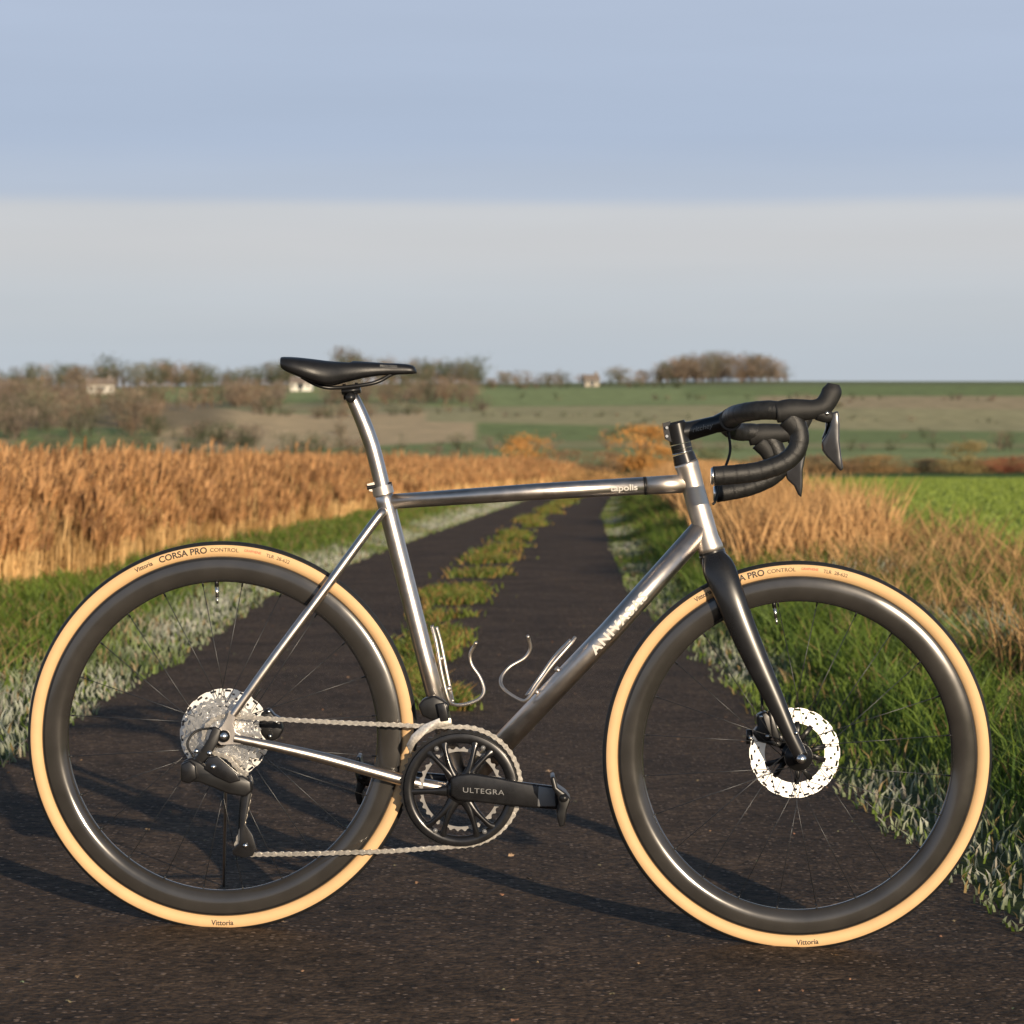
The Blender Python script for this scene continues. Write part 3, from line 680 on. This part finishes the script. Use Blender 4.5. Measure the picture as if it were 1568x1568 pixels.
for q_ in range(5):
    k=len(sel); Pp=P[sel].copy(); f=.86+.04*q_
    Pp[:,0]+=np.cos(az[sel])*lean[sel]*h[sel]*f; Pp[:,1]+=np.sin(az[sel])*lean[sel]*h[sel]*f; Pp[:,2]+=h[sel]*f
    cp=mixc((.24,.12,.05),(.66,.37,.16),np.clip(t[sel]-.05+rng.normal(0,.25,k),0,1))
    parts.append(blades(Pp,rng.uniform(.05,.11,k),.014+.012*rng.random(k),rng.uniform(.2,.9,k),cp,az=az[sel]+rng.normal(0,.8,k)))
V,F,C=merge(parts); link('reed_bed',npmesh('reeds',V,F,C),None,[mat_attr('reeds',.65,trans=.25)],False)
# ---- trees
def sw_np(P,Rr,seg=5):
    V,F=sweep(P,Rr,seg,cap=False); V=np.array(V); F=np.array(F); return V,np.vstack([F[:,[0,1,2]],F[:,[0,2,3]]])
def make_tree(h,w,nf,fs,thin,clumps,th0=.3,low=.32):
    r=rng; Vs=[];Fs=[];Ks=[];o=0
    def add(v,f,k):
        nonlocal o; Vs.append(v);Fs.append(f+o);Ks.append(np.full(len(v),k));o+=len(v)
    th=h*th0
    v,f=sw_np([(0,0,-.3),(r.normal(0,.02*h),0,th),(r.normal(0,.04*h),r.normal(0,.03*h),h*.75)],[.03*h,.022*h,.006*h]); add(v,f,0)
    cs=[]
    for i in range(clumps):
        a=r.uniform(0,2*math.pi); z=r.uniform(low,.93); rad=w*.5*math.sqrt(max(.05,1-((z-.58)/.45)**2))*r.uniform(.35,.95)
        cc=np.array([rad*math.cos(a),rad*math.sin(a),h*z]); cs.append(cc)
        s=np.array([0,0,h*r.uniform(.12,.4)]); v,f=sw_np([s,(s+cc)/2+np.array([0,0,-.03*h]),cc],[.012*h,.008*h,.003*h],4); add(v,f,0)
    cs=np.array(cs); k=r.integers(0,clumps,nf); cen=cs[k]+r.normal(0,1,(nf,3))*np.array([w*.11,w*.11,h*.075])
    cen[:,2]=np.maximum(cen[:,2],h*.05)
    d1=r.normal(0,1,(nf,3)); d1[:,2]=np.abs(d1[:,2])+.4; d1/=np.linalg.norm(d1,axis=1)[:,None]; d2=np.cross(d1,r.normal(0,1,(nf,3))); d2/=np.linalg.norm(d2,axis=1)[:,None]
    s=fs*r.uniform(.6,1.4,nf)[:,None]; v=np.stack([cen-d1*s,cen+d1*s,cen+d2*s*thin],1).reshape(-1,3)
    add(v,np.arange(3*nf).reshape(-1,3),1)
    Ks[-1]=1+np.repeat((k%7)/7.+r.uniform(-.1,.3,nf),3)
    return np.vstack(Vs),np.vstack(Fs),np.concatenate(Ks)
m_leaf=mat_attr('twigs_foliage',.9,spec=.1)
proto=[make_tree(1,1.0*rng.uniform(.7,1.2),340,.046,.35,11,low=rng.uniform(.18,.34)) for _ in range(9)]
def forest(name,items):
    parts=[]
    for (x,y,h,w,col) in items:
        v,f,k=proto[rng.integers(0,9)]; a=rng.uniform(0,6.28); ca,sa=math.cos(a),math.sin(a)
        vv=np.column_stack([(v[:,0]*ca-v[:,1]*sa)*w,(v[:,0]*sa+v[:,1]*ca)*w,v[:,2]*h])+np.array([x,y,float(hgt(x,y))-.3])
        col=np.array(col); sh=np.where(k<.5,.6,.55+.6*(k-1)); cc=col[None,:]*sh[:,None]*rng.uniform(.8,1.2)
        parts.append((vv,f,cc))
    V,F,C=merge(parts); return link(name,npmesh(name,V,F,C),None,[m_leaf],False)
BR=[(.24,.185,.145),(.21,.17,.135),(.29,.205,.14),(.19,.175,.125),(.15,.155,.10),(.31,.235,.17)]
def rc(): return BR[rng.integers(0,len(BR))]
HZ=[(-.1436,838),(-.0735,845),(.0275,890)]
it=[]
def ok(az,d):
    return not any(abs(az-a)<.0070 and d0-240<d<d0+6 for a,d0 in HZ)
for _ in range(480):
    az=rng.uniform(-.21,-.080); d=rng.uniform(430,735)
    if d<560 and az>-.125: continue
    if nz(az*55,d*.016,1.,61)<-.15 or not ok(az,d): continue
    h=rng.uniform(4.0,7.2); it.append((az*d,d,h,h*rng.uniform(.8,1.2),rc()))
for _ in range(110):
    az=rng.uniform(-.10,-.012); d=rng.uniform(680,780)
    if not ok(az,d): continue
    h=rng.uniform(3.5,7); it.append((az*d,d,h,h*1.1,rc()))
def hedge(a0,d0,a1,d1,n,h0,h1):
    for _ in range(n):
        t=rng.random(); az=a0+(a1-a0)*t; d=d0+(d1-d0)*t+rng.normal(0,2)
        if not ok(az,d): continue
        h=rng.uniform(h0,h1); it.append((az*d,d,h,h*1.3,rc() if rng.random()<.6 else (.11,.13,.075)))
hedge(-.125,455,-.09,400,26,2,4); hedge(-.09,560,-.01,640,34,1.5,4.5); hedge(-.02,470,.2,455,16,1,2.2); hedge(-.01,600,.2,560,40,.8,1.6)
hedge(0,730,.2,690,40,1.0,2.2); hedge(-.2,385,.2,378,50,1.2,3); hedge(-.2,330,.0,325,40,1.5,3.6); hedge(-.01,840,.06,835,26,2,4); hedge(-.06,400,-.06,520,6,1.5,3)
hedge(-.2,800,-.1,790,40,2.5,5.5); hedge(.10,520,.12,690,14,.8,1.8); hedge(.03,470,.05,580,14,.8,1.6)
for _ in range(310):
    az=rng.uniform(-.2,-.012); d=rng.uniform(880,990)
    if nz(az*70,0,1.,75)<-.5: continue
    h=max(2.5,rng.uniform(5,10)*(1+.6*nz(az*60,0,1.,71))); it.append((az*d,d,h,h*.9,rc() if rng.random()<.6 else (.12,.14,.09)))
for _ in range(52):
    az=rng.uniform(-.015,.052); d=rng.uniform(900,1000); h=rng.uniform(2,5)*(1+.5*nz(az*80,0,1.,72)); it.append((az*d,d,h,h*1.2,rc()))
for _ in range(8):
    az=rng.uniform(-.022,-.010); d=930; h=rng.uniform(7,9.5); it.append((az*d,d,h,h*.8,(.12,.13,.09)))
for _ in range(95):
    az=.050+.046*rng.random(); d=rng.uniform(930,985); k=1-abs((az-.073)/.026)**2.5; h=(4.2+5.6*max(0,k))*rng.uniform(.75,1.15); it.append((az*d,d,h,h*.85,rc()))
forest('distant_trees',it)
bp_=[make_tree(1,1.25,2600,.032,.6,20,low=.12) for _ in range(3)]
def bush(name,u,base,w_px,h_px,col,d):
    v,f,k=bp_[rng.integers(0,3)]; s=d/K
    a=rng.uniform(0,6.28); ca,sa=math.cos(a),math.sin(a); w=w_px*s/1.25; h=h_px*s
    x=(u-784)*s
    vv=np.column_stack([(v[:,0]*ca-v[:,1]*sa)*w,(v[:,0]*sa+v[:,1]*ca)*w,v[:,2]*h])+np.array([x,d,float(hgt(x,d))-.1])
    sh=np.where(k<.5,.4,.65+.5*(k-1)); cc=np.array(col)[None,:]*sh[:,None]
    link(name,npmesh(name,vv,f,cc),None,[m_leaf],False)
OR=(.60,.29,.085); BRN=(.30,.20,.12); GB=(.15,.16,.08)
for (u,w,h,col,d) in [(805,76,64,OR,150),(980,104,74,OR,152),(925,70,36,BRN,150),(870,80,38,BRN,148),(745,60,26,BRN,150),(1030,60,46,OR,145),(1088,46,46,GB,150),(1235,90,32,BRN,155),(1300,60,26,BRN,150),(1345,90,30,(.38,.24,.11),150),(1480,80,50,(.32,.25,.11),150),(1420,60,24,BRN,155),(1540,70,30,(.34,.13,.08),150),(1600,90,36,BRN,150),(480,70,34,BRN,150),(1165,60,28,BRN,152),(690,60,20,BRN,150)]:
    bush('hedge_bush',u,0,w,h,col,d)
it=[]
for _ in range(380):
    az=rng.uniform(-.22,.22); d=rng.uniform(150,160); h=rng.uniform(.3,.85); it.append((az*d,d,h+.3,h*2.6,(.38,.24,.11) if rng.random()<.6 else (.21,.18,.10)))
for _ in range(200):
    az=rng.uniform(-.03,.09); d=rng.uniform(84,100); h=rng.uniform(.15,.5); it.append((az*d,d,h+.3,h*3.0,(.52,.31,.13)))
forest('hedgerow',it)
M_wall=mat('white_render',(.80,.76,.68),.8,0,.05,2); M_stone=mat('stone_wall',(.42,.37,.30),.8,0,.1,2); M_roof=mat('roof_tiles',(.22,.18,.15),.8,0,.2,3); M_win=mat('window_glass',(.03,.035,.04),.15,0,.1,2)
def house(name,az,d,w,dep,h,rot,wall=M_wall):
    e=bpy.data.objects.new(name,None); COL.objects.link(e); x=az*d; e.location=(x,d,float(hgt(x,d))); e.rotation_euler=(0,0,rot)
    g=Geo(); V=[(-w/2,-dep/2,-1),(w/2,-dep/2,-1),(w/2,dep/2,-1),(-w/2,dep/2,-1),(-w/2,-dep/2,h),(w/2,-dep/2,h),(w/2,dep/2,h),(-w/2,dep/2,h),(-w/2,0,h+dep*.38),(w/2,0,h+dep*.38)]
    g.add(V,[(0,1,5,4),(2,3,7,6),(1,2,6,9,5),(3,0,4,8,7)]); g.obj('walls',e,[wall],False)
    g=Geo(); o=.35; r=h+dep*.38+.1
    for s in(-1,1):
        zz=h-.12; V=[(-w/2-o,s*(dep/2+o),zz),(w/2+o,s*(dep/2+o),zz),(w/2+o,0,r),(-w/2-o,0,r)]; V+=[(a,b_,c+.15) for a,b_,c in V]
        g.add(V,[(0,1,2,3),(4,5,6,7),(0,1,5,4),(1,2,6,5),(2,3,7,6),(3,0,4,7)])
    V,F=extr([(w*.28,r-.3),(w*.28+.8,r-.3),(w*.28+.8,r+1),(w*.28,r+1)],-.4,.4); g.add(V,F); g.obj('roof',e,[M_roof],False)
    g=Geo()
    for i in range(4):
        for z in ([1.0,h-1.3] if h>4 else [1.0]):
            xx=-w/2+w*(i+.5)/4; V,F=extr([(xx-.35,z),(xx+.35,z),(xx+.35,z+1.0),(xx-.35,z+1.0)],-dep/2-.04,-dep/2+.05); g.add(V,F)
    V,F=extr([(-.5,0),(.5,0),(.5,2.1),(-.5,2.1)],-dep/2-.06,-dep/2+.05); g.add(V,F); g.obj('windows',e,[M_win],False)
house('farmhouse',-.1436,838,7.6,4.5,2.6,.1); house('farmhouse',-.0735,845,6,4.5,2.3,-.1); house('farmhouse',.0275,890,4.5,4,2.0,.2,M_stone)
parts=[]; 
def leaf(x,y,s,col):
    a=rng.uniform(0,6.28,1)[0]; n=9; z=float(hgt(x,y))+.010
    V=[(x,y,z+.004)]
    for k in range(n):
        th=2*math.pi*k/n; rr=s*(.6+.4*math.cos(th)**2)*rng.uniform(.75,1.15); V.append((x+rr*math.cos(th+a),y+rr*math.sin(th+a)*.8,z+rng.uniform(0,s*.7)))
    F=[(0,1+k,1+(k+1)%n) for k in range(n)]; parts.append((np.array(V),np.array(F),np.tile(np.array(col),(n+1,1))))
for x,y,s in((-.402,5.02,.014),(.552,4.86,.012),(0,5.97,.010),(.10,7.6,.014),(-.62,5.2,.006)): leaf(x,y,s,(.78,.50,.28))
for _ in range(230):
    y=4.2+18*rng.random()**1.4; x=pc(y)+rng.uniform(-1.1,1.1); leaf(x,y,rng.uniform(.003,.008),(.34*rng.uniform(.5,1.3),.21,.12))
V,F,C=merge(parts); link('fallen_leaves',npmesh('leaves',V,F,C),None,[mat_attr('dead_leaf',.8)],False)
# ---------------------------------------------------------------- light
sd=Vector((-2.0,5.0,-1.05)).normalized()
sun=bpy.data.lights.new('sun','SUN'); sun.energy=5.0; sun.angle=math.radians(.5); sun.color=(1.0,.82,.60)
so=bpy.data.objects.new('sun',sun); COL.objects.link(so); so.rotation_euler=sd.to_track_quat('-Z','Y').to_euler()
W=bpy.data.worlds.new('World'); S.world=W; W.use_nodes=True; nt=W.node_tree; N=nt.nodes; L=nt.links
bg=N['Background']; sky=N.new('ShaderNodeTexSky'); sky.sky_type='NISHITA'; sky.sun_disc=False
sky.sun_elevation=math.asin(-sd.z); sky.sun_rotation=math.atan2(-sd.x,-sd.y); sky.air_density=1.0; sky.dust_density=.8; sky.ozone_density=1.5
bg.inputs['Strength'].default_value=.11
tc=N.new('ShaderNodeTexCoord'); mp=N.new('ShaderNodeMapping'); mp.inputs['Scale'].default_value=(2.2,2.2,26); L.new(tc.outputs['Generated'],mp.inputs['Vector'])
n1=N.new('ShaderNodeTexNoise'); n1.inputs['Scale'].default_value=1.6; n1.inputs['Detail'].default_value=7; n1.inputs['Roughness'].default_value=.55; L.new(mp.outputs[0],n1.inputs['Vector'])
sx=N.new('ShaderNodeSeparateXYZ'); L.new(tc.outputs['Generated'],sx.inputs[0])
mA=N.new('ShaderNodeMath'); mA.operation='MULTIPLY_ADD'; mA.inputs[1].default_value=.006; L.new(n1.outputs['Fac'],mA.inputs[0]); L.new(sx.outputs[2],mA.inputs[2])
rp=N.new('ShaderNodeValToRGB'); cr=rp.color_ramp; cr.interpolation='EASE'
MUL=N.new('ShaderNodeMath'); MUL.operation='MULTIPLY'; MUL.inputs[1].default_value=2.5; L.new(mA.outputs[0],MUL.inputs[0]); L.new(MUL.outputs[0],rp.inputs['Fac'])
def lin(c): return [((v/255)/12.92 if v/255<=.04045 else ((v/255+.055)/1.055)**2.4) for v in c]
cols=[(0.0,(190,200,210)),(.036,(187,196,207)),(.055,(192,198,206)),(.078,(202,203,207)),(.0880,(204,206,211)),(.0950,(183,194,213)),(.115,(176,190,214)),(.165,(181,194,217)),(.30,(155,178,212))]
el=cr.elements
for i,(z,c_) in enumerate(cols):
    e=el[i] if i<2 else el.new(z*2.5)
    e.position=z*2.5; e.color=(*lin(c_),1)
sc=N.new('ShaderNodeVectorMath'); sc.operation='SCALE'; sc.inputs['Scale'].default_value=1/.11; L.new(rp.outputs['Color'],sc.inputs[0])
n2=N.new('ShaderNodeTexNoise'); n2.inputs['Scale'].default_value=1.1; n2.inputs['Detail'].default_value=6; L.new(mp.outputs[0],n2.inputs['Vector'])
mr=N.new('ShaderNodeMapRange'); mr.inputs['From Min'].default_value=.3; mr.inputs['From Max'].default_value=.7; mr.inputs['To Min'].default_value=.955; mr.inputs['To Max'].default_value=1.045; L.new(n2.outputs['Fac'],mr.inputs['Value'])
sc2=N.new('ShaderNodeVectorMath'); sc2.operation='SCALE'; L.new(sc.outputs[0],sc2.inputs[0]); L.new(mr.outputs[0],sc2.inputs['Scale'])
fz=N.new('ShaderNodeMapRange'); fz.inputs['From Min'].default_value=.2; fz.inputs['From Max'].default_value=.5; fz.inputs['To Min'].default_value=.94; fz.inputs['To Max'].default_value=.0; L.new(sx.outputs[2],fz.inputs['Value'])
mx=N.new('ShaderNodeMix'); mx.data_type='RGBA'; L.new(fz.outputs[0],mx.inputs[0]); L.new(sky.outputs[0],mx.inputs[6]); L.new(sc2.outputs[0],mx.inputs[7])
L.new(mx.outputs[2],bg.inputs['Color'])
# ---------------------------------------------------------------- camera
cd=bpy.data.cameras.new('camera'); cam=bpy.data.objects.new('camera',cd); COL.objects.link(cam); S.camera=cam
cd.sensor_width=36; cd.lens=36*K/1568; cd.clip_start=.1; cd.clip_end=12000
cam.location=(0,0,CAMZ); cam.rotation_euler=(math.pi/2-math.atan(84/K),0,0)
cd.dof.use_dof=True; cd.dof.focus_distance=BY; cd.dof.aperture_fstop=11.5
S.view_settings.view_transform='Standard'; S.view_settings.look='None'; S.view_settings.exposure=0
